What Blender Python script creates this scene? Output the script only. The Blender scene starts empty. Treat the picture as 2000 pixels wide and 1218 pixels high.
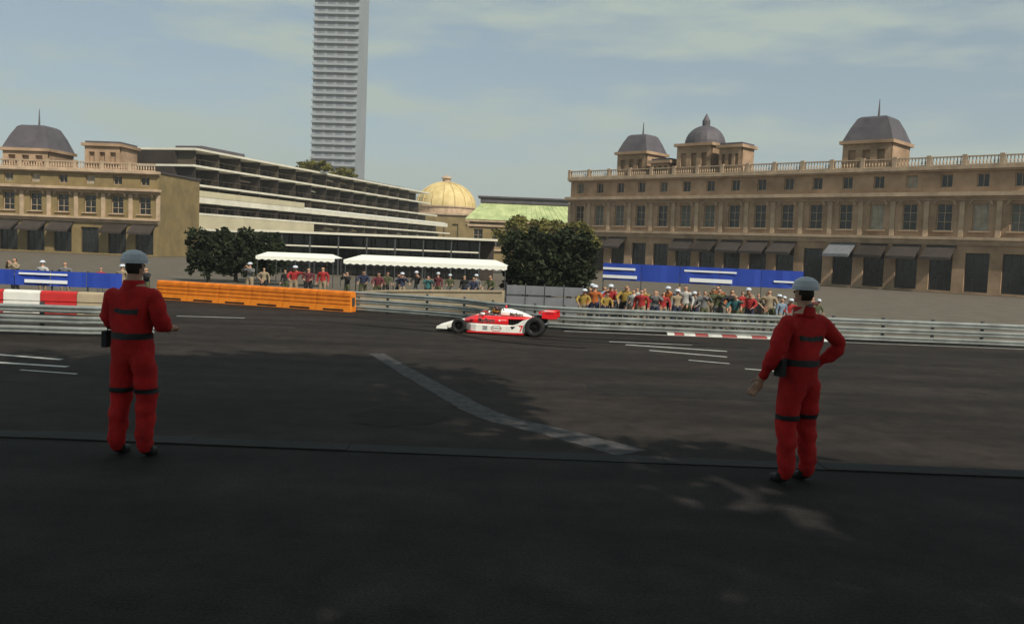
import bpy, bmesh, math, random
from mathutils import Vector, Matrix
R = math.radians
random.seed(7)
S = bpy.context.scene
COL = S.collection

# ------------------------------------------------------------------ camera
CAM = Vector((0.0, 0.0, 3.15))
FPX = 1743.0
pitch, roll = math.atan(124 / FPX), math.atan(0.04)
fwd = Vector((0, math.cos(pitch), -math.sin(pitch)))
r0 = Vector((1, 0, 0)); u0 = r0.cross(fwd)
rgt = r0 * math.cos(roll) + u0 * math.sin(roll)
up = rgt.cross(fwd)
cd = bpy.data.cameras.new('camera'); cam = bpy.data.objects.new('camera', cd); COL.objects.link(cam)
cam.matrix_world = Matrix(((rgt.x, up.x, -fwd.x, CAM.x), (rgt.y, up.y, -fwd.y, CAM.y), (rgt.z, up.z, -fwd.z, CAM.z), (0, 0, 0, 1)))
cd.sensor_width = 36; cd.lens = FPX * 36 / 2000; cd.clip_end = 6000; cd.clip_start = 0.1
S.camera = cam

# ------------------------------------------------------------------ sky, sun, exposure
SUN = Vector((0.42, -0.60, 0.70)).normalized()
sun_el = math.asin(SUN.z)
W = bpy.data.worlds.new('World'); S.world = W; W.use_nodes = True
nt = W.node_tree; nt.nodes.clear()
wo = nt.nodes.new('ShaderNodeOutputWorld'); bg = nt.nodes.new('ShaderNodeBackground')
sk = nt.nodes.new('ShaderNodeTexSky'); sk.sky_type = 'NISHITA'; sk.sun_disc = False
sk.sun_elevation = sun_el; sk.sun_rotation = math.atan2(SUN.x, SUN.y)
sk.air_density = 1.0; sk.dust_density = 1.6; sk.ozone_density = 1.0
tc = nt.nodes.new('ShaderNodeTexCoord'); mp = nt.nodes.new('ShaderNodeMapping')
mp.inputs['Scale'].default_value = (1.1, 1.1, 5.0)
mp.inputs['Rotation'].default_value = (0, R(4), 0)
nz = nt.nodes.new('ShaderNodeTexNoise'); nz.inputs['Scale'].default_value = 3.6; nz.inputs['Detail'].default_value = 7; nz.inputs['Roughness'].default_value = .55
cr = nt.nodes.new('ShaderNodeValToRGB'); cr.color_ramp.elements[0].position = .43; cr.color_ramp.elements[1].position = .58
cr.color_ramp.elements[0].color = (.34, .36, .38, 1); cr.color_ramp.elements[1].color = (1, 1, 1, 1)
mx = nt.nodes.new('ShaderNodeMix'); mx.data_type = 'RGBA'
mx.inputs[7].default_value = (4.5, 5.35, 4.95, 1)
L_ = nt.links.new
L_(tc.outputs['Generated'], mp.inputs['Vector']); L_(mp.outputs[0], nz.inputs['Vector']); L_(nz.outputs[0], cr.inputs[0])
L_(cr.outputs[0], mx.inputs[0]); L_(sk.outputs[0], mx.inputs[6]); L_(mx.outputs[2], bg.inputs[0]); L_(bg.outputs[0], wo.inputs[0])
bg.inputs[1].default_value = 0.075
sd = bpy.data.lights.new('sun', 'SUN'); sd.energy = 3.6; sd.angle = R(.5); sd.color = (1.0, .93, .80)
so = bpy.data.objects.new('sun', sd); COL.objects.link(so)
so.rotation_euler = SUN.to_track_quat('Z', 'Y').to_euler()
S.view_settings.view_transform = 'Standard'; S.view_settings.look = 'None'
S.view_settings.exposure = 0.36; S.view_settings.gamma = 1; S.view_settings.use_curve_mapping = False

# ------------------------------------------------------------------ helpers
def ray(px, py): return (fwd * FPX + rgt * (px - 1000) + up * (609 - py)).normalized()
def P(px, py, d):
    r = ray(px, py); return CAM + r * (d / r.y)
def G(px, py, z=0.0):
    r = ray(px, py); return CAM + r * ((z - CAM.z) / r.z)
def PX(px, d):                                   # a ground x for a picture column at distance d
    return P(px, 485 + .04 * (px - 1000), d).x

def mat(name, col, rough=.7, metal=0., var=.18, scale=3., bump=0., bscale=30., spec=.3, detail=6, tint=None, alpha=None, trans=0., coat=0.):
    m = bpy.data.materials.new(name); m.use_nodes = True
    t = m.node_tree; b = t.nodes['Principled BSDF']
    b.inputs['Roughness'].default_value = rough; b.inputs['Metallic'].default_value = metal
    b.inputs['Specular IOR Level'].default_value = spec
    b.inputs['Transmission Weight'].default_value = trans
    b.inputs['Coat Weight'].default_value = coat
    tcn = t.nodes.new('ShaderNodeTexCoord')
    n = t.nodes.new('ShaderNodeTexNoise'); n.inputs['Scale'].default_value = scale; n.inputs['Detail'].default_value = detail; n.inputs['Roughness'].default_value = .65
    t.links.new(tcn.outputs['Object'], n.inputs['Vector'])
    rp = t.nodes.new('ShaderNodeValToRGB')
    rp.color_ramp.elements[0].position = .3; rp.color_ramp.elements[1].position = .72
    a = [max(0, c * (1 - var)) for c in col]; z = [min(1, c * (1 + var)) for c in (tint or col)]
    rp.color_ramp.elements[0].color = (*a, 1); rp.color_ramp.elements[1].color = (*z, 1)
    t.links.new(n.outputs[0], rp.inputs[0]); t.links.new(rp.outputs[0], b.inputs['Base Color'])
    if bump:
        n2 = t.nodes.new('ShaderNodeTexNoise'); n2.inputs['Scale'].default_value = bscale; n2.inputs['Detail'].default_value = 8
        bp = t.nodes.new('ShaderNodeBump'); bp.inputs['Strength'].default_value = bump; bp.inputs['Distance'].default_value = .02
        t.links.new(tcn.outputs['Object'], n2.inputs['Vector']); t.links.new(n2.outputs[0], bp.inputs['Height']); t.links.new(bp.outputs[0], b.inputs['Normal'])
    return m

M = {}
def mk(k, *a, **kw): M[k] = mat(k, *a, **kw)
mk('stone', (.30, .195, .11), .85, var=.38, scale=.28, bump=.4, bscale=6, tint=(.36, .245, .16))
mk('stone_trim', (.42, .31, .21), .8, var=.3, scale=.7)
mk('stone_base', (.075, .058, .04), .85, var=.3, scale=.4)
mk('ochre', (.21, .155, .07), .85, var=.3, scale=.4)
mk('render_cream', (.50, .45, .31), .8, var=.15, scale=.25)
mk('slab_white', (.66, .63, .52), .75, var=.16, scale=.5)
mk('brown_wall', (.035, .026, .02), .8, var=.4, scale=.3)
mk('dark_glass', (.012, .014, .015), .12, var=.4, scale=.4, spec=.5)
mk('zinc', (.085, .075, .085), .55, var=.3, scale=.6)
mk('copper_green', (.34, .42, .19), .7, var=.25, scale=.5, tint=(.42, .46, .23))
mk('dome_gold', (.58, .44, .19), .65, var=.16, scale=.5, tint=(.62, .49, .24))
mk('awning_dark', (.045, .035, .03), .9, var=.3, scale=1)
mk('awning_white', (.78, .78, .70), .8, var=.06, scale=1.5)
mk('tower_haze_grey', (.27, .29, .31), .8, var=.12, scale=.05)  # paled towards the sky tone, distance haze put into the colour
mk('tower_haze_window', (.17, .18, .20), .25, var=.3, scale=.3)  # panes kept pale as well, haze in the colour
mk('paving', (.11, .092, .07), .9, var=.25, scale=.6, bump=.3)
mk('beige_wall', (.38, .31, .21), .9, var=.2, scale=.8, bump=.3, bscale=12)
mk('grey_panel', (.16, .165, .18), .6, var=.2, scale=1.5)
mk('steel', (.34, .36, .35), .42, metal=.6, var=.3, scale=1.2, tint=(.36, .38, .36))
mk('steel_post', (.07, .075, .075), .6, metal=.4, var=.3, scale=3)
mk('orange', (.60, .15, .010), .55, var=.22, scale=1.8, tint=(.70, .22, .018))
mk('red_plastic', (.50, .03, .03), .5, var=.15, scale=2)
mk('white_plastic', (.70, .69, .64), .5, var=.1, scale=2)
mk('blue_banner', (.02, .055, .34), .6, var=.1, scale=1)
mk('banner_white', (.72, .74, .76), .6, var=.05, scale=2)
mk('paint_white', (.45, .45, .42), .6, var=.3, scale=3)
mk('paint_red', (.22, .025, .025), .6, var=.25, scale=3)
mk('concrete', (.024, .022, .0215), .9, var=.3, scale=1.2, bump=.4, bscale=25)
mk('trunk', (.06, .045, .03), .9, var=.3, scale=5, bump=.6, bscale=12)
mk('leaf_dark', (.020, .028, .012), .7, var=.55, scale=.9, spec=.15)
mk('leaf_mid', (.045, .058, .018), .7, var=.5, scale=.7, spec=.15)
mk('leaf_olive', (.12, .11, .025), .7, var=.4, scale=.5, spec=.15)
mk('car_red', (.72, .012, .018), .3, var=.04, scale=2, coat=.6, spec=.5)
mk('car_white', (.80, .79, .73), .35, var=.12, scale=5, coat=.5, spec=.5)
mk('rubber', (.014, .014, .014), .75, var=.35, scale=8)
mk('rim', (.018, .017, .016), .35, metal=.7, var=.2, scale=6)
mk('engine_black', (.02, .02, .021), .5, metal=.3, var=.4, scale=14)
mk('chrome', (.5, .5, .5), .25, metal=1., var=.1, scale=5)
mk('print_black', (.012, .012, .012), .5, var=.1)
mk('print_white', (.80, .79, .74), .5, var=.03)
mk('print_red', (.68, .015, .02), .5, var=.05)
mk('gold', (.75, .42, .06), .3, metal=.7, var=.15, scale=8)
mk('helmet_dark', (.035, .012, .01), .2, var=.3, scale=6, coat=.8)
mk('screen_tint', (.35, .08, .07), .15, var=.1, trans=.6)
mk('skin', (.42, .24, .16), .55, var=.1, scale=8)
mk('hair', (.025, .017, .012), .7, var=.3, scale=20)
mk('hair_fair', (.25, .16, .07), .7, var=.3, scale=20)
mk('shoe', (.02, .02, .02), .6)
mk('belt', (.015, .015, .016), .6)
mk('overall_red', (.43, .013, .013), .85, var=.35, scale=5, bump=.8, bscale=11)
mk('cap_pale', (.52, .56, .62), .6, var=.08, scale=6)
CLOTH = {'red': (.45, .02, .02), 'orange': (.55, .14, .02), 'navy': (.02, .03, .08), 'white': (.62, .61, .58), 'beige': (.40, .31, .20),
         'grey': (.20, .20, .20), 'olive': (.09, .10, .04), 'pale blue': (.25, .34, .45), 'maroon': (.15, .02, .03), 'mustard': (.42, .28, .05),
         'black': (.015, .015, .016), 'teal': (.03, .16, .17)}
for k, c in CLOTH.items(): mk('cloth_' + k.replace(' ', '_'), tuple(q * .62 + .012 for q in c), .85, var=.15, scale=6)

# asphalt with tyre-dark lane wear, speckle and patches
def asphalt(name, base, seed):
    m = bpy.data.materials.new(name); m.use_nodes = True; t = m.node_tree; b = t.nodes['Principled BSDF']
    b.inputs['Roughness'].default_value = .85; b.inputs['Specular IOR Level'].default_value = .14
    tcn = t.nodes.new('ShaderNodeTexCoord'); g = t.nodes.new('ShaderNodeMapping'); g.inputs['Location'].default_value = (seed, seed, 0); g.inputs['Scale'].default_value = (.10, .38, 1)
    g.inputs['Rotation'].default_value = (0, 0, R(4))
    t.links.new(tcn.outputs['Object'], g.inputs[0])
    n1 = t.nodes.new('ShaderNodeTexNoise'); n1.inputs['Scale'].default_value = 1.6; n1.inputs['Detail'].default_value = 5
    t.links.new(g.outputs[0], n1.inputs['Vector'])
    n2 = t.nodes.new('ShaderNodeTexNoise'); n2.inputs['Scale'].default_value = 55; n2.inputs['Detail'].default_value = 4
    t.links.new(tcn.outputs['Object'], n2.inputs['Vector'])
    r1 = t.nodes.new('ShaderNodeValToRGB'); r1.color_ramp.elements[0].position = .34; r1.color_ramp.elements[1].position = .68
    r1.color_ramp.elements[0].color = (*[c * .62 for c in base], 1); r1.color_ramp.elements[1].color = (*[c * 1.35 for c in base], 1)
    r2 = t.nodes.new('ShaderNodeValToRGB'); r2.color_ramp.elements[0].position = .35; r2.color_ramp.elements[1].position = .72
    r2.color_ramp.elements[0].color = (.6, .6, .6, 1); r2.color_ramp.elements[1].color = (1.5, 1.45, 1.4, 1)
    mm = t.nodes.new('ShaderNodeMix'); mm.data_type = 'RGBA'; mm.blend_type = 'MULTIPLY'; mm.inputs[0].default_value = 1
    t.links.new(n1.outputs[0], r1.inputs[0]); t.links.new(n2.outputs[0], r2.inputs[0])
    t.links.new(r1.outputs[0], mm.inputs[6]); t.links.new(r2.outputs[0], mm.inputs[7])
    n3 = t.nodes.new('ShaderNodeTexNoise'); n3.inputs['Scale'].default_value = 1.7; n3.inputs['Detail'].default_value = 10; n3.inputs['Roughness'].default_value = .72; t.links.new(tcn.outputs['Object'], n3.inputs['Vector'])
    r3 = t.nodes.new('ShaderNodeValToRGB'); r3.color_ramp.elements[0].position = .36; r3.color_ramp.elements[1].position = .66; r3.color_ramp.elements[0].color = (.66, .66, .66, 1); r3.color_ramp.elements[1].color = (1.34, 1.32, 1.30, 1)
    m3 = t.nodes.new('ShaderNodeMix'); m3.data_type = 'RGBA'; m3.blend_type = 'MULTIPLY'; m3.inputs[0].default_value = 1
    t.links.new(n3.outputs[0], r3.inputs[0]); t.links.new(mm.outputs[2], m3.inputs[6]); t.links.new(r3.outputs[0], m3.inputs[7]); t.links.new(m3.outputs[2], b.inputs['Base Color'])
    bp = t.nodes.new('ShaderNodeBump'); bp.inputs['Strength'].default_value = .5; bp.inputs['Distance'].default_value = .01
    t.links.new(n2.outputs[0], bp.inputs['Height']); t.links.new(bp.outputs[0], b.inputs['Normal'])
    M[name] = m
asphalt('asphalt', (.0235, .0190, .0165), 3.1)
asphalt('asphalt_terrace', (.0245, .0220, .0215), 9.7)
asphalt('asphalt_pale', (.055, .052, .052), 5.2)
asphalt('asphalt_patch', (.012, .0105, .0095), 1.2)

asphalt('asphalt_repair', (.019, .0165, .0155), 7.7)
class MB:
    def __init__(s): s.v = []; s.f = []; s.m = []; s.cur = 0
    def add(s, vs, fs):
        o = len(s.v); s.v += [tuple(v) for v in vs]; s.f += [tuple(i + o for i in f) for f in fs]; s.m += [s.cur] * len(fs); return s
    def quad(s, a, b, c, d): return s.add([a, b, c, d], [(0, 1, 2, 3)])
    def box(s, x0, x1, y0, y1, z0, z1, mtx=None):
        vs = [Vector((x, y, z)) for z in (z0, z1) for y in (y0, y1) for x in (x0, x1)]
        if mtx is not None: vs = [mtx @ v for v in vs]
        return s.add(vs, [(0, 2, 3, 1), (4, 5, 7, 6), (0, 1, 5, 4), (2, 6, 7, 3), (0, 4, 6, 2), (1, 3, 7, 5)])
    def prism(s, pts, y0, y1):                    # (x,z) outline, extruded along y
        n = len(pts); vs = [(x, y0, z) for x, z in pts] + [(x, y1, z) for x, z in pts]
        fs = [tuple(range(n)), tuple(range(2 * n - 1, n - 1, -1))] + [(i, i + n, (i + 1) % n + n, (i + 1) % n) for i in range(n)]
        return s.add(vs, fs)
    def tube(s, pts, r, n=8, cap=True):
        pts = [Vector(p) for p in pts]; rs = r if isinstance(r, (list, tuple)) else [r] * len(pts)
        vs = []; fs = []
        for i, p in enumerate(pts):
            t = (pts[min(i + 1, len(pts) - 1)] - pts[max(i - 1, 0)]).normalized()
            a = t.cross(Vector((0, 0, 1)) if abs(t.z) < .9 else Vector((1, 0, 0))).normalized(); b = t.cross(a)
            for k in range(n):
                q = 2 * math.pi * k / n; vs.append(p + (a * math.cos(q) + b * math.sin(q)) * rs[i])
        for i in range(len(pts) - 1):
            for k in range(n): fs.append((i * n + k, i * n + (k + 1) % n, (i + 1) * n + (k + 1) % n, (i + 1) * n + k))
        if cap: fs += [tuple(range(n - 1, -1, -1)), tuple(range((len(pts) - 1) * n, len(pts) * n))]
        return s.add(vs, fs)
    def lathe(s, prof, c=(0, 0, 0), n=24, axis='z'):   # (r, h) rings
        vs = []; fs = []
        for r, h in prof:
            for k in range(n):
                q = 2 * math.pi * k / n; x, y = r * math.cos(q), r * math.sin(q)
                vs.append((c[0] + x, c[1] + y, c[2] + h) if axis == 'z' else (c[0] + x, c[1] + h, c[2] + y))
        for i in range(len(prof) - 1):
            for k in range(n): fs.append((i * n + k, i * n + (k + 1) % n, (i + 1) * n + (k + 1) % n, (i + 1) * n + k))
        return s.add(vs, fs)
    def loft(s, secs):                            # list of equal-length rings
        n = len(secs[0]); vs = [p for q in secs for p in q]; fs = []
        for i in range(len(secs) - 1):
            for k in range(n): fs.append((i * n + k, i * n + (k + 1) % n, (i + 1) * n + (k + 1) % n, (i + 1) * n + k))
        fs += [tuple(range(n - 1, -1, -1)), tuple(range((len(secs) - 1) * n, len(secs) * n))]
        return s.add(vs, fs)
    def mesh(s, name, mats, smooth=False):
        me = bpy.data.meshes.new(name); me.from_pydata([tuple(v) for v in s.v], [], s.f)
        for m in (mats if isinstance(mats, (list, tuple)) else [mats]): me.materials.append(m)
        for p, i in zip(me.polygons, s.m): p.material_index = i; p.use_smooth = smooth
        bm = bmesh.new(); bm.from_mesh(me); bmesh.ops.recalc_face_normals(bm, faces=bm.faces); bm.to_mesh(me); bm.free()
        return me
    def build(s, name, mats, parent=None, loc=None, smooth=False, bevel=0.):
        o = link(name, s.mesh(name, mats, smooth), parent, loc)
        if bevel:
            b = o.modifiers.new('bevel', 'BEVEL'); b.width = bevel; b.segments = 2; b.limit_method = 'ANGLE'; b.angle_limit = R(40)
        return o
def link(name, me, parent=None, loc=None, rz=0.):
    o = bpy.data.objects.new(name, me); COL.objects.link(o)
    if parent is not None: o.parent = parent
    if loc is not None: o.location = loc
    if rz: o.rotation_euler = (0, 0, rz)
    return o
def tag(o, label=None, cat=None, group=None, kind=None):
    for k, v in (('label', label), ('category', cat), ('group', group), ('kind', kind)):
        if v: o[k] = v
    return o
def thing(name, label, cat, loc=(0, 0, 0), rz=0., group=None):
    return tag(link(name, None, None, loc, rz), label, cat, group)
def copy_tree(o, parent=None):
    c = o.copy(); COL.objects.link(c)
    if parent is not None: c.parent = parent
    for ch in list(o.children): copy_tree(ch, c)
    return c

# ------------------------------------------------------------------ ground, road, terrace
b = MB(); b.quad((-1600, -60, -.03), (1600, -60, -.03), (1600, 2000, -.03), (-1600, 2000, -.03))
tag(b.build('ground', M['paving']), kind='structure')
RAIL = [G(330, 584), G(500, 595), G(680, 607), G(880, 622), G(970, 634), G(1100, 644), G(1300, 652), G(1627, 665), G(2150, 686), G(2600, 712)]
LRAIL = [G(-500, 640), G(0, 652), G(180, 657), G(300, 655)]
b = MB()
edge = [Vector((-60, 44, 0)), Vector((-19, 44, 0))] + RAIL
n = len(edge)
b.add([(p.x, p.y + .45, 0) for p in edge] + [(p.x if 0 < i < n - 1 else p.x * 1.0, -40, 0) for i, p in enumerate(edge)], [(i, i + 1, n + i + 1, n + i) for i in range(n - 1)])
tag(b.build('road', M['asphalt']), kind='structure')
TZ = 1.2
b = MB()
for i in range(24):                               # raised foreground terrace, slightly uneven edge
    x0 = -18 + i * 1.5; b.box(x0, x0 + 1.497, 8.22, 8.5 + .012 * math.sin(i * 2.3), -.01, TZ + .012 + .004 * math.sin(i * 5.1))
tag(b.build('kerb', M['concrete']), kind='structure')
b = MB(); b.box(-18, 18, -30, 8.216, -.02, TZ)
tag(b.build('terrace_pavement', M['asphalt_terrace']), kind='structure')

def strip(name, pts, w, m, z=.004):
    b = MB(); pts = [Vector((p.x, p.y, z)) for p in pts]; L = []; Rr = []
    for i, p in enumerate(pts):
        t = (pts[min(i + 1, len(pts) - 1)] - pts[max(0, i - 1)]).normalized(); q = Vector((-t.y, t.x, 0))
        ww = w[i] if isinstance(w, (list, tuple)) else w
        L.append(p + q * ww / 2); Rr.append(p - q * ww / 2)
    n = len(pts); b.add(L + Rr, [(i, i + 1, n + i + 1, n + i) for i in range(n - 1)])
    return tag(b.build(name, m), kind='structure')
def curve_pts(pts, n=8):
    out = []
    for i in range(len(pts) - 1):
        a, b2 = pts[i], pts[i + 1]; p0 = pts[i - 1] if i else a; p3 = pts[i + 2] if i + 2 < len(pts) else b2
        for k in range(n):
            t = k / n; out.append(.5 * ((2 * a) + (b2 - p0) * t + (2 * p0 - 5 * a + 4 * b2 - p3) * t * t + (3 * a - p0 - 3 * b2 + p3) * t ** 3))
    return out + [pts[-1]]
# pale mottled band running across the road, width slightly uneven
band_mat = mat('pale_band', (.10, .10, .10), .85)
t = band_mat.node_tree; bs = t.nodes['Principled BSDF']; tcn = t.nodes.new('ShaderNodeTexCoord'); nn = t.nodes.new('ShaderNodeTexNoise')
nn.inputs['Scale'].default_value = 4.5; nn.inputs['Detail'].default_value = 9; nn.inputs['Roughness'].default_value = .7
rr = t.nodes.new('ShaderNodeValToRGB'); rr.color_ramp.elements[0].position = .36; rr.color_ramp.elements[1].position = .66
rr.color_ramp.elements[0].color = (.024, .0205, .019, 1); rr.color_ramp.elements[1].color = (.078, .074, .078, 1)
t.links.new(tcn.outputs['Object'], nn.inputs['Vector']); t.links.new(nn.outputs[0], rr.inputs[0]); t.links.new(rr.outputs[0], bs.inputs['Base Color'])
strip('road_pale_band', curve_pts([G(735, 690), G(800, 728), G(880, 772), G(960, 812), G(1090, 845), G(1235, 884)], 10), [.42 + .006 * i + .05 * math.sin(i * .9) * math.sin(i * 2.1) for i in range(51)], band_mat)
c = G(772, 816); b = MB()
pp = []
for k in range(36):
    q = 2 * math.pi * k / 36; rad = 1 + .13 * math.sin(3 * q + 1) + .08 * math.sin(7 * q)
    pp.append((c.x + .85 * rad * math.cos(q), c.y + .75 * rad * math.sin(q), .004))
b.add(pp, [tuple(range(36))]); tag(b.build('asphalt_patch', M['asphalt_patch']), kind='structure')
for a, d_ in (((560, 694), (725, 693)), ((610, 712), (700, 711))):
    A, B2 = G(*a), G(*d_); strip('road_crack', [A.lerp(B2, i / 12) + Vector((0, .05 * math.sin(i * 1.7), 0)) for i in range(13)], .035, M['asphalt_patch'])
for a, d_, w in (((1190, 667), (1352, 674), .13), ((1222, 673), (1420, 686), .20), ((1268, 684), (1420, 697), .17), ((1345, 703), (1425, 710), .12), ((1455, 720), (1556, 728), .13),
                 ((-30, 690), (120, 702), .17), ((-30, 706), (132, 716), .18), ((40, 722), (150, 730), .1), ((345, 617), (478, 621), .14), ((375, 633), (575, 640), .2)):
    strip('road_marking', [G(*a), G(*d_)], w, M['paint_white'] if a[0] != 375 else M['asphalt_pale'])
rk = random.Random(9)
for k, (dy, w_) in enumerate(((-3.0, .24), (-4.5, .26), (-3.35, .12), (-6.3, .2))):
    q = [p + Vector((0, dy + .25 * math.sin(p.x * .13 + k), 0)) for p in curve_pts(RAIL[1:9], 8)]; a_ = (4, 14, 22, 8)[k]; strip('tyre_mark', q[a_:a_ + (36, 30, 20, 26)[k]], [w_ * (.15 + min(1, i * .2)) for i in range(len(q[a_:a_ + (36, 30, 20, 26)[k]]))], M['asphalt_patch'], .004 + .004 * k)
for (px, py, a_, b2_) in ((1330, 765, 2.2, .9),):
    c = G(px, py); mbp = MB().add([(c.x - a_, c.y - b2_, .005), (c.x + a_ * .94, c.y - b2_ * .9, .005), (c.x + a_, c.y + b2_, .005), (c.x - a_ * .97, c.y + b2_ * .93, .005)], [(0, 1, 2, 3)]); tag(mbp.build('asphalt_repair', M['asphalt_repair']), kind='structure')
strip('edge_line', [p - Vector((0, .55, 0)) for p in curve_pts(RAIL[5:], 6)], .13, M['paint_white'])

# ------------------------------------------------------------------ buildings
def wall_open(mb, x0, x1, z0, z1, ops, y=0., depth=.4):
    """front wall sheet at y with recessed rectangular openings"""
    xs = sorted({x0, x1, *[o[0] for o in ops], *[o[1] for o in ops]}); zs = sorted({z0, z1, *[o[2] for o in ops], *[o[3] for o in ops]})
    for i in range(len(xs) - 1):
        for j in range(len(zs) - 1):
            cx, cz = (xs[i] + xs[i + 1]) / 2, (zs[j] + zs[j + 1]) / 2
            if any(o[0] < cx < o[1] and o[2] < cz < o[3] for o in ops): continue
            mb.quad((xs[i], y, zs[j]), (xs[i + 1], y, zs[j]), (xs[i + 1], y, zs[j + 1]), (xs[i], y, zs[j + 1]))
    for a, c2, e, f in ops:
        Y = y + depth
        mb.quad((a, y, e), (a, Y, e), (a, Y, f), (a, y, f)); mb.quad((c2, y, e), (c2, Y, e), (c2, Y, f), (c2, y, f))
        mb.quad((a, y, f), (c2, y, f), (c2, Y, f), (a, Y, f)); mb.quad((a, y, e), (c2, y, e), (c2, Y, e), (a, Y, e))

def window_meshes(w, h, key, bars=(1, 2), ft=.09):
    f = MB(); f.box(0, ft, 0, .1, 0, h); f.box(w - ft, w, 0, .1, 0, h); f.box(ft, w - ft, 0, .1, 0, ft); f.box(ft, w - ft, 0, .1, h - ft, h)
    for i in range(1, bars[0] + 1): x = w * i / (bars[0] + 1); f.box(x - .03, x + .03, .01, .09, ft, h - ft)
    for i in range(1, bars[1] + 1): z = h * i / (bars[1] + 1); f.box(ft, w - ft, .02, .08, z - .03, z + .03)
    p = MB(); p.quad((ft, .06, ft), (w - ft, .06, ft), (w - ft, .06, h - ft), (ft, .06, h - ft))
    return f.mesh('window', M[key]), p.mesh('pane', M['dark_glass'])
mk('curtain', (.33, .30, .24), .5, var=.35, scale=1.2); mk('shutter_grey', (.12, .125, .11), .7, var=.25, scale=1.5)
rw_ = random.Random(3)
def put_window(ms, x, y, z, parent, vary=0.):
    w = link('window', ms[0], parent, (x, y, z)); p = link('pane', ms[1], w)
    q = rw_.random()
    if q < vary: p.material_slots[0].link = 'OBJECT'; p.material_slots[0].material = M['curtain' if q < vary * .6 else 'shutter_grey']

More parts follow.
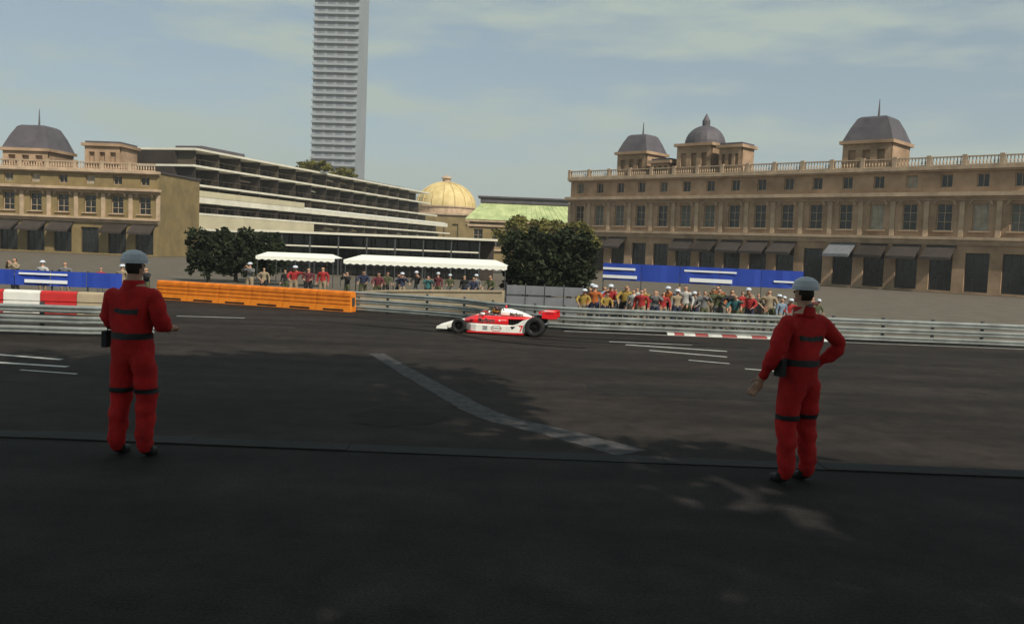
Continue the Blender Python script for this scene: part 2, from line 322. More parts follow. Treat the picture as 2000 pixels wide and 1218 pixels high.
def stone_building(name, label, origin, rz, nb, bay, wall, turrets, depth=16, zs=1.0, arcade_awning=True):
    root = thing(name, label, 'building', origin, rz)
    L = nb * bay
    Z = lambda z: z * zs
    ops = []
    for i in range(nb):
        c = (i + .5) * bay
        ops.append((c - bay * .33, c + bay * .33, Z(.25), Z(4.7)))
        ops.append((c - .85, c + .85, Z(7.2), Z(10.3)))
        ops.append((c - .65, c + .65, Z(12.2), Z(13.7)))
    b = MB(); wall_open(b, 0, L, 0, Z(14.5), ops, 0, .45)
    b.quad((0, 0, 0), (0, depth, 0), (0, depth, Z(14.5)), (0, 0, Z(14.5))); b.quad((L, 0, 0), (L, depth, 0), (L, depth, Z(14.5)), (L, 0, Z(14.5)))
    b.quad((0, depth, 0), (L, depth, 0), (L, depth, Z(14.5)), (0, depth, Z(14.5)))
    b.build('wall', wall, root)
    MB().box(-.2, L + .2, .5, depth, Z(14.5), Z(14.7)).build('roof', M['zinc'], root)
    for z, h, pr in ((5.75, .3, .35), (6.15, .35, .7), (10.85, .25, .3), (11.15, .45, 1.0), (14.2, .45, .65)):
        b = MB(); b.box(-pr * .4, L + pr * .4, -pr, .02, Z(z), Z(z + h)); b.box(-pr * .3, L + pr * .3, -pr * .6, .01, Z(z - .18), Z(z) - .003); b.build('cornice', M['stone_trim'], root)
    b = MB()
    for i in range(nb + 1): b.box(i * bay - .28, i * bay + .28, -.18, .01, Z(6.5), Z(10.6))
    b.build('pilaster_row', M['stone_trim'], root)['kind'] = 'stuff'
    bal = MB(); bal.box(0, bay - .5, -.5, -.28, .9, 1.05); bal.box(0, bay - .5, -.5, -.28, 0, .12)
    for k in range(9): x = (k + .5) * (bay - .5) / 9; bal.lathe([(.06, .12), (.11, .35), (.05, .7), (.07, .9)], (x, -.39, 0), 6)
    bme = bal.mesh('balustrade', M['stone_trim']); ped = MB().box(-.25, .25, -.6, -.18, 0, 1.2).mesh('pedestal', M['stone_trim'])
    hood = MB()
    for k in range(9):
        q0, q1 = math.pi * k / 9, math.pi * (k + 1) / 9
        a, c2 = (1.05, 1.3)
        hood.add([(a * math.cos(q0), -.2, .6 * a * math.sin(q0)), (c2 * math.cos(q0), -.2, .7 * c2 * math.sin(q0)), (c2 * math.cos(q1), -.2, .7 * c2 * math.sin(q1)), (a * math.cos(q1), -.2, .6 * a * math.sin(q1)),
                  (a * math.cos(q0), .01, .6 * a * math.sin(q0)), (c2 * math.cos(q0), .01, .7 * c2 * math.sin(q0)), (c2 * math.cos(q1), .01, .7 * c2 * math.sin(q1)), (a * math.cos(q1), .01, .6 * a * math.sin(q1))],
                 [(0, 1, 2, 3), (4, 7, 6, 5), (1, 5, 6, 2), (0, 3, 7, 4)])
    hme = hood.mesh('window_hood', M['stone_trim']); sme = MB().box(-1.1, 1.1, -.25, .01, Z(7.05), Z(7.2) - .004).mesh('window_sill', M['stone_trim'])
    w0 = window_meshes(bay * .66, Z(4.45), 'brown_wall', (2, 1), .12); w1 = window_meshes(1.7, Z(3.1), 'stone_trim'); w2 = window_meshes(1.3, Z(1.5), 'stone_trim', (1, 0))
    aw = MB(); aw.add([(-bay * .42, -.05, Z(5.5)), (bay * .42, -.05, Z(5.5)), (bay * .42, -2.3, Z(4.1)), (-bay * .42, -2.3, Z(4.1)), (bay * .42, -2.3, Z(3.75)), (-bay * .42, -2.3, Z(3.75)), (-bay * .42, -.05, Z(5.4)), (bay * .42, -.05, Z(5.4)), ],
                      [(0, 1, 2, 3), (3, 2, 4, 5), (6, 5, 4, 7), (0, 3, 5, 6), (1, 7, 4, 2)])
    ame = aw.mesh('awning', M['awning_dark'])
    for i in range(nb):
        c = (i + .5) * bay
        put_window(w0, c - bay * .33, .3, Z(.25), root); put_window(w1, c - .85, .3, Z(7.2), root, .5); put_window(w2, c - .65, .3, Z(12.2), root, .4)
        link('window_hood', hme, root, (c, 0, Z(10.3) - .1)); link('window_sill', sme, root, (c, 0, 0)); link('balustrade', bme, root, (i * bay + .25, 0, Z(14.65) + .003))
        link('pedestal', ped, root, (i * bay, 0, Z(14.65) + .004))
        if rw_.random() > .18:
            a_ = link('awning', ame, root, (c, 0, 0)); a_.scale = (1, rw_.choice((1, 1, .8, .6)), 1)
            if rw_.random() < .3: a_.material_slots[0].link = 'OBJECT'; a_.material_slots[0].material = M[rw_.choice(['stone_base', 'brown_wall', 'grey_panel'])]
    for (x, w, h, kind) in turrets:
        t = MB(); o2 = [(x - w / 2 + w * (.12 + .3 * k), x - w / 2 + w * (.28 + .3 * k), Z(14.7) + h * .25, Z(14.7) + h * .75) for k in range(3)]
        wall_open(t, x - w / 2, x + w / 2, Z(14.55), Z(14.7) + h, o2, -.1, .4)
        t.box(x - w / 2 + .002, x + w / 2 - .002, .35, w, Z(14.55), Z(14.7) + h - .002)
        t.box(x - w / 2 - .35, x + w / 2 + .35, -.45, w + .35, Z(14.7) + h, Z(14.7) + h + .4)
        tu = t.build('turret', [M['stone']], root)
        z0 = Z(14.7) + h + .403; rf = MB()
        if kind == 'mansard':
            def ring(s, z): return [(x - w / 2 * s, w / 2 - w / 2 * s, z), (x + w / 2 * s, w / 2 - w / 2 * s, z), (x + w / 2 * s, w / 2 + w / 2 * s, z), (x - w / 2 * s, w / 2 + w / 2 * s, z)]
            rf.loft([ring(1.04, z0), ring(.82, z0 + w * .28), ring(.62, z0 + w * .48), ring(.5, z0 + w * .52)])
            rf.tube([(x, w / 2, z0 + w * .5), (x, w / 2, z0 + w * .9)], [.15, .04], 6)
        elif kind == 'dome':
            rf.lathe([(w * .52 * math.cos(k * math.pi / 16), z0 + w * .5 * math.sin(k * math.pi / 16)) for k in range(8)] + [(w * .1, z0 + w * .5), (w * .1, z0 + w * .62), (.05, z0 + w * .8)], (x, w / 2, 0), 20)
        else:
            rf.box(x - w * .5, x + w * .5, 0, w, z0, z0 + .3)
        rf.build('turret_roof', M['zinc'], tu)
    return root

rz_right = math.atan2(-27, 28.6)
stone_building('stone_hotel', 'long tan stone facade with turrets, cornices and dark awnings on the right', (8.6, 143.2, 0), rz_right, 17, 3.9, M['stone'],
               [(11.6, 5.2, 3.2, 'mansard'), (16.8, 3.2, 1.7, 'flat'), (22.4, 5.6, 3.9, 'dome'), (28.2, 3.4, 3.4, 'flat'), (47, 6, 3.0, 'mansard')])
xl = PX(318, 126)
stone_building('stone_palace', 'ochre stone building with attic turret at the left end, beside the terraced block', (xl - 18 * 3.9 * math.cos(R(-3)), 128, 0), R(-3), 18, 3.9, M['ochre'],
               [(70.2 - 19, 6.5, 2.2, 'mansard'), (70.2 - 8, 5.0, 3.2, 'flat'), (70.2 - 34, 5, 2.0, 'flat')], depth=14, zs=.80)

# terraced apartment block, receding to the right
P0 = P(362, 459, 138); P1 = P(830, 478, 233)
dv = Vector((P1.x - P0.x, P1.y - P0.y)); TL = 118.0
root = thing('terrace_block', 'long terraced apartment block with white balcony slabs and dark recesses', 'building', (P0.x, P0.y, 0), math.atan2(dv.y, dv.x))
# local x along the front, front towards -y
lv = [4.3, 6.7, 9.2, 11.1, 14.0, 16.5]; ends = [118, 114, 112, 104, 99, 97]
for i, (z, e) in enumerate(zip(lv, ends)):
    t = .32 if i not in (2,) else .95
    b = MB(); b.box(0, e, -1.2 if i < 5 else -1.6, 9, z - t, z); b.build('slab', M['slab_white'], root)
for i in range(5):
    z0, z1 = lv[i] + .003, lv[i + 1] - (.95 if i + 1 == 2 else .32) - .003; e = ends[i + 1]
    b = MB(); b.box(0, e, 2.2, 9, z0, z1); b.build('shaded_recess_wall', M['brown_wall'] if i != 0 else M['dark_glass'], root)  # dark colour stands for the shade inside the balcony recesses
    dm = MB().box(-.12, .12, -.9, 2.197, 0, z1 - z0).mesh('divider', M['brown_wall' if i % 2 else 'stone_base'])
    wm = window_meshes(3.4, (z1 - z0) * .86, 'brown_wall', (2, 0), .07)
    k = 0; x = 3.
    while x < e - 5:
        link('divider', dm, root, (x - 2.0, 0, z0)); put_window(wm, x - .6, 2.08, z0 + .05, root, .35)
        if rw_.random() < .3:
            wv = rw_.uniform(2.5, 5); dp_ = rw_.uniform(.9, 2.2); zz = z1 - z0
            MB().add([(0, 2.19, zz), (wv, 2.19, zz), (wv, 2.19 - dp_ - .6, zz * .62), (0, 2.19 - dp_ - .6, zz * .62), (wv, 2.19 - dp_ - .6, zz * .54), (0, 2.19 - dp_ - .6, zz * .54)], [(0, 1, 2, 3), (3, 2, 4, 5)]).build('balcony_awning', M[rw_.choice(['render_cream', 'stone_base', 'slab_white', 'ochre', 'brown_wall'])], root, (x - 1.7, 0, z0))
        x += 6
    rail = MB(); rail.box(.1, e - .1, -1.12, -1.06, z0 + .85, z0 + .92)
    for q in range(int(e / 1.6)): rail.box(q * 1.6 + .2, q * 1.6 + .25, -1.11, -1.07, z0, z0 + .85)
    rail.build('railing', M['stone_base'], root)['kind'] = 'stuff'
MB().box(0, 38, -1.15, 2.19, lv[0] + .01, lv[1] - .33).build('front_wall', M['render_cream'], root)
MB().box(0, 34, -1.25, -1.201, lv[2] + .003, lv[2] + .95).build('parapet', M['render_cream'], root)
MB().box(34.003, 110, -1.25, -1.201, lv[2] - .2, lv[2] + .12).build('parapet', M['awning_white'], root)
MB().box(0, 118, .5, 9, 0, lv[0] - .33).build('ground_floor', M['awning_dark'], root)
cl = MB()
for q in range(20): cl.box(q * 6 - .25, q * 6 + .25, -1.0, -.5, 0, lv[0] - .33)
cl.build('column_row', M['stone_base'], root)['kind'] = 'stuff'
for (x, w, d_, h) in ((6, 12, 5, 1.0), (62, 26, 6, .6)):
    MB().box(x, x + w, 1.5, 1.5 + d_, lv[5] + .003, lv[5] + h).build('roof_plant', M['zinc'], root)

# grey tower block far behind
D = 420; x0, x1 = PX(604, D), PX(690, D)
root = thing('tower_block', 'tall grey residential tower rising behind the terraced block', 'building', (x0, D, 0), R(-3))
w = x1 - x0; MB().box(0, w, 0, w, 0, 128).build('wall', M['tower_haze_grey'], root)
wm = MB().box(0, w * .17, -.04, .03, 0, 1.5).mesh('window', M['tower_haze_window']); bm_ = MB().box(-.4, w + .4, -1.0, -.003, 0, .9).mesh('balcony', M['tower_haze_grey'])
for k in range(38):
    for j in range(4): link('window', wm, root, (w * (.07 + .23 * j), 0, 2 + k * 3.3 + .9))
    link('balcony', bm_, root, (0, 0, 1.6 + k * 3.3))

# domed building
D = 268; cx = PX(868, D); rad = 8.8; zb = 13.2
root = thing('domed_hall', 'building with a large pale gold dome and small lantern', 'building', (cx, D, 0))
b = MB(); o2 = [(-10 + 4 * k + .8, -10 + 4 * k + 2.6, 5, 9.5) for k in range(5)]; wall_open(b, -10, 10, 0, zb - 1.2, o2, -10, .5); b.box(-9.99, 9.99, -9.5, 10, 0, zb - 1.21); b.build('wall', M['ochre'], root)
MB().box(-10.5, 10.5, -10.5, 10.5, zb - 1.2, zb - .7).build('cornice', M['stone_trim'], root)
b = MB(); b.lathe([(rad, zb - .7), (rad, zb + 1.1), (rad + .35, zb + 1.15), (rad + .35, zb + 1.5)], n=40); b.build('drum', M['stone_trim'], root)
b = MB(); b.lathe([(rad * math.cos(k * math.pi / 22), zb + 1.5 + rad * .82 * math.sin(k * math.pi / 22)) for k in range(11)], n=40); dm = b.build('dome', M['dome_gold'], root, smooth=True)
rb = MB()
rb.tube([(rad * 1.01 * math.cos(k * math.pi / 22), 0, zb + 1.5 + rad * .83 * math.sin(k * math.pi / 22)) for k in range(11)], .16, 5)
rme = rb.mesh('rib', M['dome_gold'])
for k in range(16): link('rib', rme, dm, (0, 0, 0), 2 * math.pi * k / 16)
zt = zb + 1.5 + rad * .81
b = MB(); b.lathe([(1.6, zt), (1.6, zt + .2), (1.2, zt + .25), (1.2, zt + 1.2), (1.7, zt + 1.25), (1.5, zt + 1.5), (.8, zt + 1.9), (.1, zt + 2.3)], n=12); b.build('lantern', M['stone_trim'], root)

# green roofed hall
D = 172; xa, xb = PX(915, D), PX(1128, D); w = xb - xa; ze = 8.4
root = thing('green_roofed_hall', 'low ochre hall with a sloping green copper roof', 'building', (xa, D, 0))
nb_ = 6; bw = w / nb_
b = MB(); ops = [((i + .25) * bw, (i + .75) * bw, 3.2, 6.6) for i in range(nb_)]; wall_open(b, 0, w, 0, ze, ops, 0, .4)
b.quad((0, 0, 0), (0, 14, 0), (0, 14, ze), (0, 0, ze)); b.quad((w, 0, 0), (w, 14, 0), (w, 14, ze), (w, 0, ze)); b.build('wall', M['ochre'], root)
wm = window_meshes(bw * .5, 3.4, 'stone_trim')
for i in range(nb_): put_window(wm, (i + .25) * bw, .3, 3.2, root)
for z, p in ((2.5, .4), (7.1, .35), (8.0, .7)): MB().box(-p, w + p, -p, .02, z, z + .38).build('cornice', M['stone_trim'], root)
b = MB(); b.add([(-.8, -.8, ze), (w + .8, -.8, ze), (w + .8, 14.8, ze), (-.8, 14.8, ze), (2.2, 5, 11.9), (w - 2.2, 5, 11.9), (w - 2.2, 9, 11.9), (2.2, 9, 11.9)],
                [(0, 1, 5, 4), (1, 2, 6, 5), (2, 3, 7, 6), (3, 0, 4, 7), (4, 5, 6, 7)]); rf = b.build('roof', M['copper_green'], root)
sm = MB()
for i in range(22):
    x = i / 21; bx, tx = -.8 + x * (w + 1.6), 2.2 + x * (w - 4.4); sm.tube([(bx, -.8, ze + .02), (tx, 5, 11.92)], .05, 4)
sm.build('roof_seams', M['copper_green'], rf)['kind'] = 'stuff'
b = MB(); b.box(1.8, w - 1.8, 4.6, 9.4, 11.92, 12.9); b.box(1.3, w - 1.3, 4.2, 9.8, 12.903, 13.2); b.build('roof_lantern', M['zinc'], rf)

# low glazed pavilion in the middle distance
D = 84; xa, xb = PX(490, D), PX(965, D); w = xb - xa
root = thing('glass_pavilion', 'low dark glazed pavilion with white roof edge behind the marquee', 'pavilion', (xa, D, 0), R(2))
MB().box(-.3, w + .3, -1.2, 7, 3.75, 3.95).build('roof', M['slab_white'], root)
MB().box(0, w, .8, 6.8, 0, 3.746).build('wall', M['awning_dark'], root)
MB().box(0, w * .94, -1.0, -.9, 2.55, 2.68).build('canopy_edge', M['slab_white'], root)
pm = MB().box(0, 1.0, 0, .05, .1, 3.6).mesh('pane', M['dark_glass']); po = MB().box(-.06, .06, -1.05, -.85, 0, 3.747).mesh('post', M['steel_post'])
x = .4
while x < w - 1.4: link('pane', pm, root, (x, .7, 0)); x += 1.12
for i in range(9): link('post', po, root, (w * (.02 + .115 * i), 0, 0))

# ------------------------------------------------------------------ trees
def crown_mesh(name, m, rx, ry, rz, n, leaf, clumps, seed, shape='round'):
    rnd = random.Random(seed); b = MB(); cs = []
    for _ in range(clumps):
        while True:
            p = Vector((rnd.uniform(-1, 1), rnd.uniform(-1, 1), rnd.uniform(-1, 1)))
            if .25 < p.length < 1: break
        if shape == 'column': p.x *= .55 + .45 * (1 - abs(p.z)); p.y *= .55 + .45 * (1 - abs(p.z))
        if shape == 'box': p = Vector([max(-.85, min(.85, c * 1.25)) for c in p])
        cs.append((p, rnd.uniform(.18, .36)))
    for i in range(n):
        c, r = cs[rnd.randrange(clumps)]
        v = Vector((rnd.gauss(0, 1), rnd.gauss(0, 1), rnd.gauss(0, 1))).normalized() * r * (rnd.random() ** .4)
        q = c + v; q = Vector((q.x * rx, q.y * ry, q.z * rz))
        a = Vector((rnd.uniform(-1, 1), rnd.uniform(-1, 1), rnd.uniform(-.6, .6))).normalized(); e = a.cross(Vector((rnd.uniform(-1, 1), rnd.uniform(-1, 1), rnd.uniform(-1, 1)))).normalized()
        l = leaf * rnd.uniform(.6, 1.4)
        b.add([q - a * l, q + e * l * .45, q + a * l, q - e * l * .45], [(0, 1, 2, 3)])
    return b.mesh(name, m)
def trunk_mesh(h, r, spread, seed):
    rnd = random.Random(seed); b = MB()
    b.tube([(0, 0, -.1), (.05 * r, 0, h * .3), (.2 * r, .1 * r, h * .65), (0, 0, h)], [r * 1.25, r, r * .8, r * .45], 9)
    for k in range(6):
        q = k * 1.05 + rnd.random(); z = h * rnd.uniform(.55, .85)
        b.tube([(0, 0, z), (math.cos(q) * spread * .4, math.sin(q) * spread * .4, z + spread * .35), (math.cos(q) * spread * .8, math.sin(q) * spread * .8, z + spread * .8)], [r * .45, r * .28, r * .1], 6)
    return b.mesh('trunk', M['trunk'])
def tree(name, label, loc, crown, cz, trunk, rz=0., group=None, s=1.0):
    root = thing(name, label, 'tree', loc, rz, group); root.scale = (s, s, s)
    link('crown', crown, root, (0, 0, cz)); link('trunk', trunk, root); return root

dk = crown_mesh('crown', M['leaf_dark'], 1.6, 1.5, 1.75, 5200, .16, 60, 1, 'box'); dkt = trunk_mesh(2.4, .14, 1.0, 1)
for i, (px, d_, s_, lb) in enumerate(((1035, 54, .98, 'dark clipped evergreen, left of the pair by the grey panels'), (1115, 55, 1.03, 'dark clipped evergreen, right of the pair by the grey panels'), (1075, 59, 1.08, 'dark clipped evergreen standing behind the evergreen pair'))):
    tree('evergreen_tree', lb, (PX(px, d_), d_, 0), dk, 2.35, dkt, i * 1.3, 'dark clipped evergreens', s_)
for i, (px, d_, s_, lb) in enumerate(((408, 62, .86, 'dark evergreen behind the orange barrier, nearest the ochre building'), (462, 63, .9, 'dark evergreen behind the orange barrier, middle of three'), (520, 66, .85, 'dark evergreen behind the orange barrier, nearest the pavilion'))):
    tree('evergreen_tree', lb, (PX(px, d_), d_, 0), dk, 2.35, dkt, i * 2.1 + .4, 'dark evergreens behind the orange barrier', s_)
ol = crown_mesh('crown', M['leaf_olive'], 2.9, 2.9, 2.0, 3600, .24, 40, 4); olt = trunk_mesh(4.4, .2, 1.6, 4)
for i, (px, lb) in enumerate(((1012, 'olive green tree below the green roof, leftmost of three'), (1065, 'olive green tree below the green roof, middle of three'), (1128, 'olive green tree at the corner of the stone facade'))):
    tree('olive_tree', lb, (PX(px, 112), 112 + i, 0), ol, 5.0 - .2 * i, olt, i * 1.9, 'sunlit trees below the green roof')
bu = crown_mesh('crown', M['leaf_olive'], 3.4, 2.2, 1.2, 2200, .3, 26, 8); but = trunk_mesh(1.0, .12, .7, 8)
for i, (px, py, d_, lb) in enumerate(((612, 362, 176, 'rounded shrub on the roof of the terraced block, left one'), (668, 370, 190, 'rounded shrub on the roof of the terraced block, right one'))):
    q = P(px, py, d_); r_ = tree('roof_shrub', lb, (q.x, q.y, 16.5), bu, 1.1, but, i, 'roof garden shrubs'); r_['category'] = 'shrub'
# unseen trees added around the camera to shade the terrace, marshals and near road
pl = crown_mesh('crown', M['leaf_mid'], 5.2, 5.2, 3.6, 5600, .34, 60, 21); plt = trunk_mesh(8.5, .35, 3.5, 21)
for i, (x, y, lb) in enumerate(((2.2, -1.2, 'right behind the viewpoint'), (8.6, -.6, 'behind the viewpoint, towards the right marshal'), (17, -5.5, 'behind the viewpoint, farthest to the right'), (-5.5, -3.0, 'behind the viewpoint, towards the left marshal'), (-1.5, -.5, 'closest behind the viewpoint'))):
    tree('added_shade_tree', 'unseen plane tree added for shade, ' + lb, (x, y, TZ), pl, 10.2, plt, i * 1.3, 'added shade trees behind the viewpoint')
tp = trunk_mesh(15.5, .42, 3.5, 23)  # taller trunk, so the added crowns throw shade onto the road
for i, (x, y, lb) in enumerate(((6.0, 2.8, 'at the right of the viewpoint, casting shade on the near road'), (2.9, 1.2, 'close beside the viewpoint'))):
    tree('added_shade_tree', 'very tall unseen plane tree added for shade, ' + lb, (x, y, TZ), pl, 17.2, tp, i * 1.9, 'added shade trees behind the viewpoint')

# ------------------------------------------------------------------ guard rails
def guard_rail(label, pts, group=None, red=None):
    root = thing('guard_rail', label, 'guard rail', (pts[0].x, pts[0].y, 0), 0, group)
    o = pts[0]; prof = [(0, -.15), (-.02, -.13), (-.075, -.09), (-.075, -.06), (-.01, -.02), (-.01, .02), (-.075, .06), (-.075, .09), (-.02, .13), (0, .15)]
    prof = [(a, z * .80) for a, z in prof]
    for zc in (.16, .48, .80):
        b = MB(); secs = []
        for i, p in enumerate(pts):
            t = (pts[min(i + 1, len(pts) - 1)] - pts[max(0, i - 1)]).normalized(); nrm = Vector((-t.y, t.x, 0))
            if nrm.y < 0: nrm = -nrm
            wob = .012 * math.sin(i * 1.9 + zc * 7)
            secs.append([(p.x - o.x + nrm.x * (a + wob), p.y - o.y + nrm.y * (a + wob), zc + z) for a, z in prof] + [(p.x - o.x + nrm.x * (a + .012 + wob), p.y - o.y + nrm.y * (a + .012 + wob), zc + z) for a, z in reversed(prof)])
        b.loft(secs); b.build('rail', M['steel'], root)
    L = 0; pm = MB().box(-.05, .05, .02, .12, 0, .99).mesh('post', M['steel_post'])
    acc = 0.
    for i in range(len(pts) - 1):
        seg = (pts[i + 1] - pts[i]).length
        while acc < seg: q = pts[i].lerp(pts[i + 1], acc / seg); link('post', pm, root, (q.x - o.x, q.y - o.y + .03, 0)); acc += 2.
        acc -= seg
    return root
rp = curve_pts(RAIL, 8)
guard_rail('steel guard rail behind the car, from the orange barrier onward', rp[16:41])
guard_rail('steel guard rail in front of the red-topped spectators and blue banner', rp[40:57])
guard_rail('steel guard rail running on past the banner to the right edge', rp[56:])
guard_rail('steel guard rail at the left end in front of red and white barriers', curve_pts(LRAIL, 6))
# red and white kerb at the foot of the right rail
kr = [p - Vector((0, .32, 0)) for p in curve_pts(RAIL[6:8], 14)]
root = thing('race_kerb', 'low red and white kerb at the foot of the steel rail', 'kerb', kr[0])
for i in range(len(kr) - 1):
    a, c2 = kr[i] - kr[0], kr[i + 1] - kr[0]; b = MB()
    b.add([(a.x, a.y - .14, .0), (c2.x - .01, c2.y - .14, .0), (c2.x - .01, c2.y - .10, .07), (a.x, a.y - .10, .07), (a.x, a.y + .16, .09), (c2.x - .01, c2.y + .16, .09), (a.x, a.y + .16, 0), (c2.x - .01, c2.y + .16, 0)],
          [(0, 1, 2, 3), (3, 2, 5, 4), (4, 5, 7, 6), (0, 3, 4, 6), (1, 7, 5, 2)])
    b.build('kerb_block', M['paint_red' if i % 2 else 'paint_white'], root)

# ------------------------------------------------------------------ orange and red/white barriers
def barrier_meshes(L, h, d, ribs):
    prof = [(-d * .5, 0), (-d * .5, h * .16)]
    for k in range(ribs):
        z0 = h * (.16 + .78 * k / ribs); z1 = h * (.16 + .78 * (k + 1) / ribs); g = d * .13
        prof += [(-d * .5 + g * .3 * k / ribs, z0 + .012), (-d * .5 + g * .3 * k / ribs, z1 - .035), (-d * .5 + g, z1 - .028), (-d * .5 + g, z1 - .006)]
    prof += [(-d * .36, h * .96), (-d * .25, h), (d * .25, h), (d * .4, h * .9), (d * .5, h * .16), (d * .5, 0)]
    b = MB(); b.loft([[(x, y, z) for y, z in prof] for x in (0, .04 * L, L * .96, L)]); return b
def place_barriers(name, label, pts, L, h, d, ribs, mats, group, cat='barrier'):
    tot = [0]
    for k in range(len(pts) - 1): tot.append(tot[-1] + (pts[k + 1] - pts[k]).length)
    L = tot[-1] / round(tot[-1] / L); protos = {}
    for m in set(mats): protos[m] = barrier_meshes(L * .985, h, d, ribs).mesh('body', M[m])
    lug = MB().box(-.03, .03, -.09, .09, h * .3, h * .7).mesh('lug', M['steel_post']); slot = MB().box(L * .2, L * .8, -d * .5 - .004, -d * .5 + .02, h * .03, h * .12).mesh('fork_slot', M['print_black'])
    def at(s):
        for k in range(len(pts) - 1):
            if s <= tot[k + 1] or k == len(pts) - 2: return pts[k].lerp(pts[k + 1], (s - tot[k]) / (tot[k + 1] - tot[k]))
    nmax = round(tot[-1] / L); out = []
    for i in range(nmax):
        a, c2 = at(i * L), at((i + 1) * L); v = c2 - a
        r_ = thing(name, label(i, nmax, mats[i % len(mats)]), cat, (a.x, a.y, 0), math.atan2(v.y, v.x), group)
        link('body', protos[mats[i % len(mats)]], r_); link('lug', lug, r_, (L * .995, 0, 0)); link('fork_slot', slot, r_)
        out.append(r_)
    return out
NTH = ['first', 'second', 'third', 'fourth', 'fifth', 'sixth', 'seventh', 'eighth', 'ninth', 'tenth', 'eleventh', 'twelfth', 'thirteenth']
op = [RAIL[0] + Vector((-.4, -.1, 0)), RAIL[1] + Vector((0, -.25, 0)), G(690, 609)]
place_barriers('orange_barrier', lambda i, n_, m: 'ribbed orange barrier block, %s' % ('at its left end' if i == 0 else 'next to the steel guard rail' if i == n_ - 1 else NTH[i] + ' from its left end'), op, 1.72, .92, .55, 4, ['orange'], 'orange barrier blocks')
place_barriers('plastic_barrier', lambda i, n_, m: '%s plastic barrier behind the left rail, %s of its row from the orange barrier' % ('red' if m.startswith('red') else 'white', NTH[n_ - 1 - i] if n_ - i <= 13 else 'last'), [G(-60, 606), G(296, 618)], 1.25, .85, .45, 2, ['red_plastic', 'white_plastic', 'red_plastic', 'beige_wall'], 'plastic barriers behind the left rail')

# ------------------------------------------------------------------ banners
def banner(label, A, B2, z0, z1, n, spec):
    v = B2 - A; L = v.length
    root = thing('banner', label, 'banner', (A.x, A.y, 0), math.atan2(v.y, v.x))
    for i in range(n):
        a, c2 = L * i / n, L * (i + 1) / n
        b = MB(); ns = 6
        for k in range(ns):
            xa_, xb_ = a + (c2 - a) * k / ns, a + (c2 - a) * (k + 1) / ns - (.03 if k == ns - 1 else 0)
            f = lambda x: .03 * math.sin(x * 3.1) + .02 * math.sin(x * 7.3)
            b.quad((xa_, f(xa_), z0), (xb_, f(xb_), z0), (xb_, f(xb_), z1), (xa_, f(xa_), z1))
        p = b.build('panel', M['blue_banner'], root)
        MB().box(a - .03, a + .03, .06, .12, 0, z1 + .05).build('post', M['steel_post'], root)
    for (u0_, u1_, w0_, w1_) in spec:
        MB().box(L * u0_, L * u1_, -.075, -.06, z0 + (z1 - z0) * w0_, z0 + (z1 - z0) * w1_).build('white_print', M['banner_white'], root)
    return root
D = 61
banner('long blue banner with white bars on the fence behind the spectators', Vector((PX(1180, D), D, 0)), Vector((PX(1535, D), D - 4, 0)), 1.28, 2.42, 5,
       [(.0, .17, .62, .75), (.0, .18, .12, .30), (.42, .68, .70, .80), (.45, .66, .12, .34), (.86, .99, .32, .42)])
D = 39
banner('blue banner with white bars at the left, behind plastic barriers', Vector((PX(-40, D), D, 0)), Vector((PX(240, D), D, 0)), .70, 1.36, 4, [(.28, .62, .72, .84), (.32, .62, .18, .4)])

# ------------------------------------------------------------------ marquees, wall, panels
def marquee(label, A, L, depth, ze, zr, rz=0.):
    root = thing('marquee', label, 'marquee', A, rz)
    b = MB(); n_ = int(L / 1.1)
    b.add([(0, 0, ze), (L, 0, ze), (L, depth, ze), (0, depth, ze), (L * .08, depth / 2, zr), (L * .92, depth / 2, zr)], [(0, 1, 5, 4), (1, 2, 5), (2, 3, 4, 5), (3, 0, 4)]); b.build('roof', M['awning_white'], root)
    v = MB()
    for k in range(n_ * 3):
        x_, x2 = L * k / (n_ * 3), L * (k + 1) / (n_ * 3); v.add([(x_, -.01, ze), (x2, -.01, ze), (x2, -.01, ze - .2), ((x_ + x2) / 2, -.015, ze - .27), (x_, -.01, ze - .2)], [(0, 1, 2, 3, 4)])
    v.build('valance', M['awning_white'], root)
    pm = MB().tube([(0, 0, 0), (0, 0, ze)], .03, 6).mesh('pole', M['steel_post'])
    for i in range(5):
        for y in (.05, depth - .05): link('pole', pm, root, (.1 + (L - .2) * i / 4, y, 0))
D = 51.5; xa, xb = PX(672, D), PX(992, D)
marquee('long white canopy roof over the dark-clothed spectators', (xa, D, 0), xb - xa, 3.2, 2.12, 2.42, R(-1.5))
D = 60; xa2, xb2 = PX(500, D), PX(655, D)
marquee('smaller white canopy at the pavilion, left of the long one', (xa2, D, 0), xb2 - xa2, 2.6, 1.98, 2.25, R(-1))
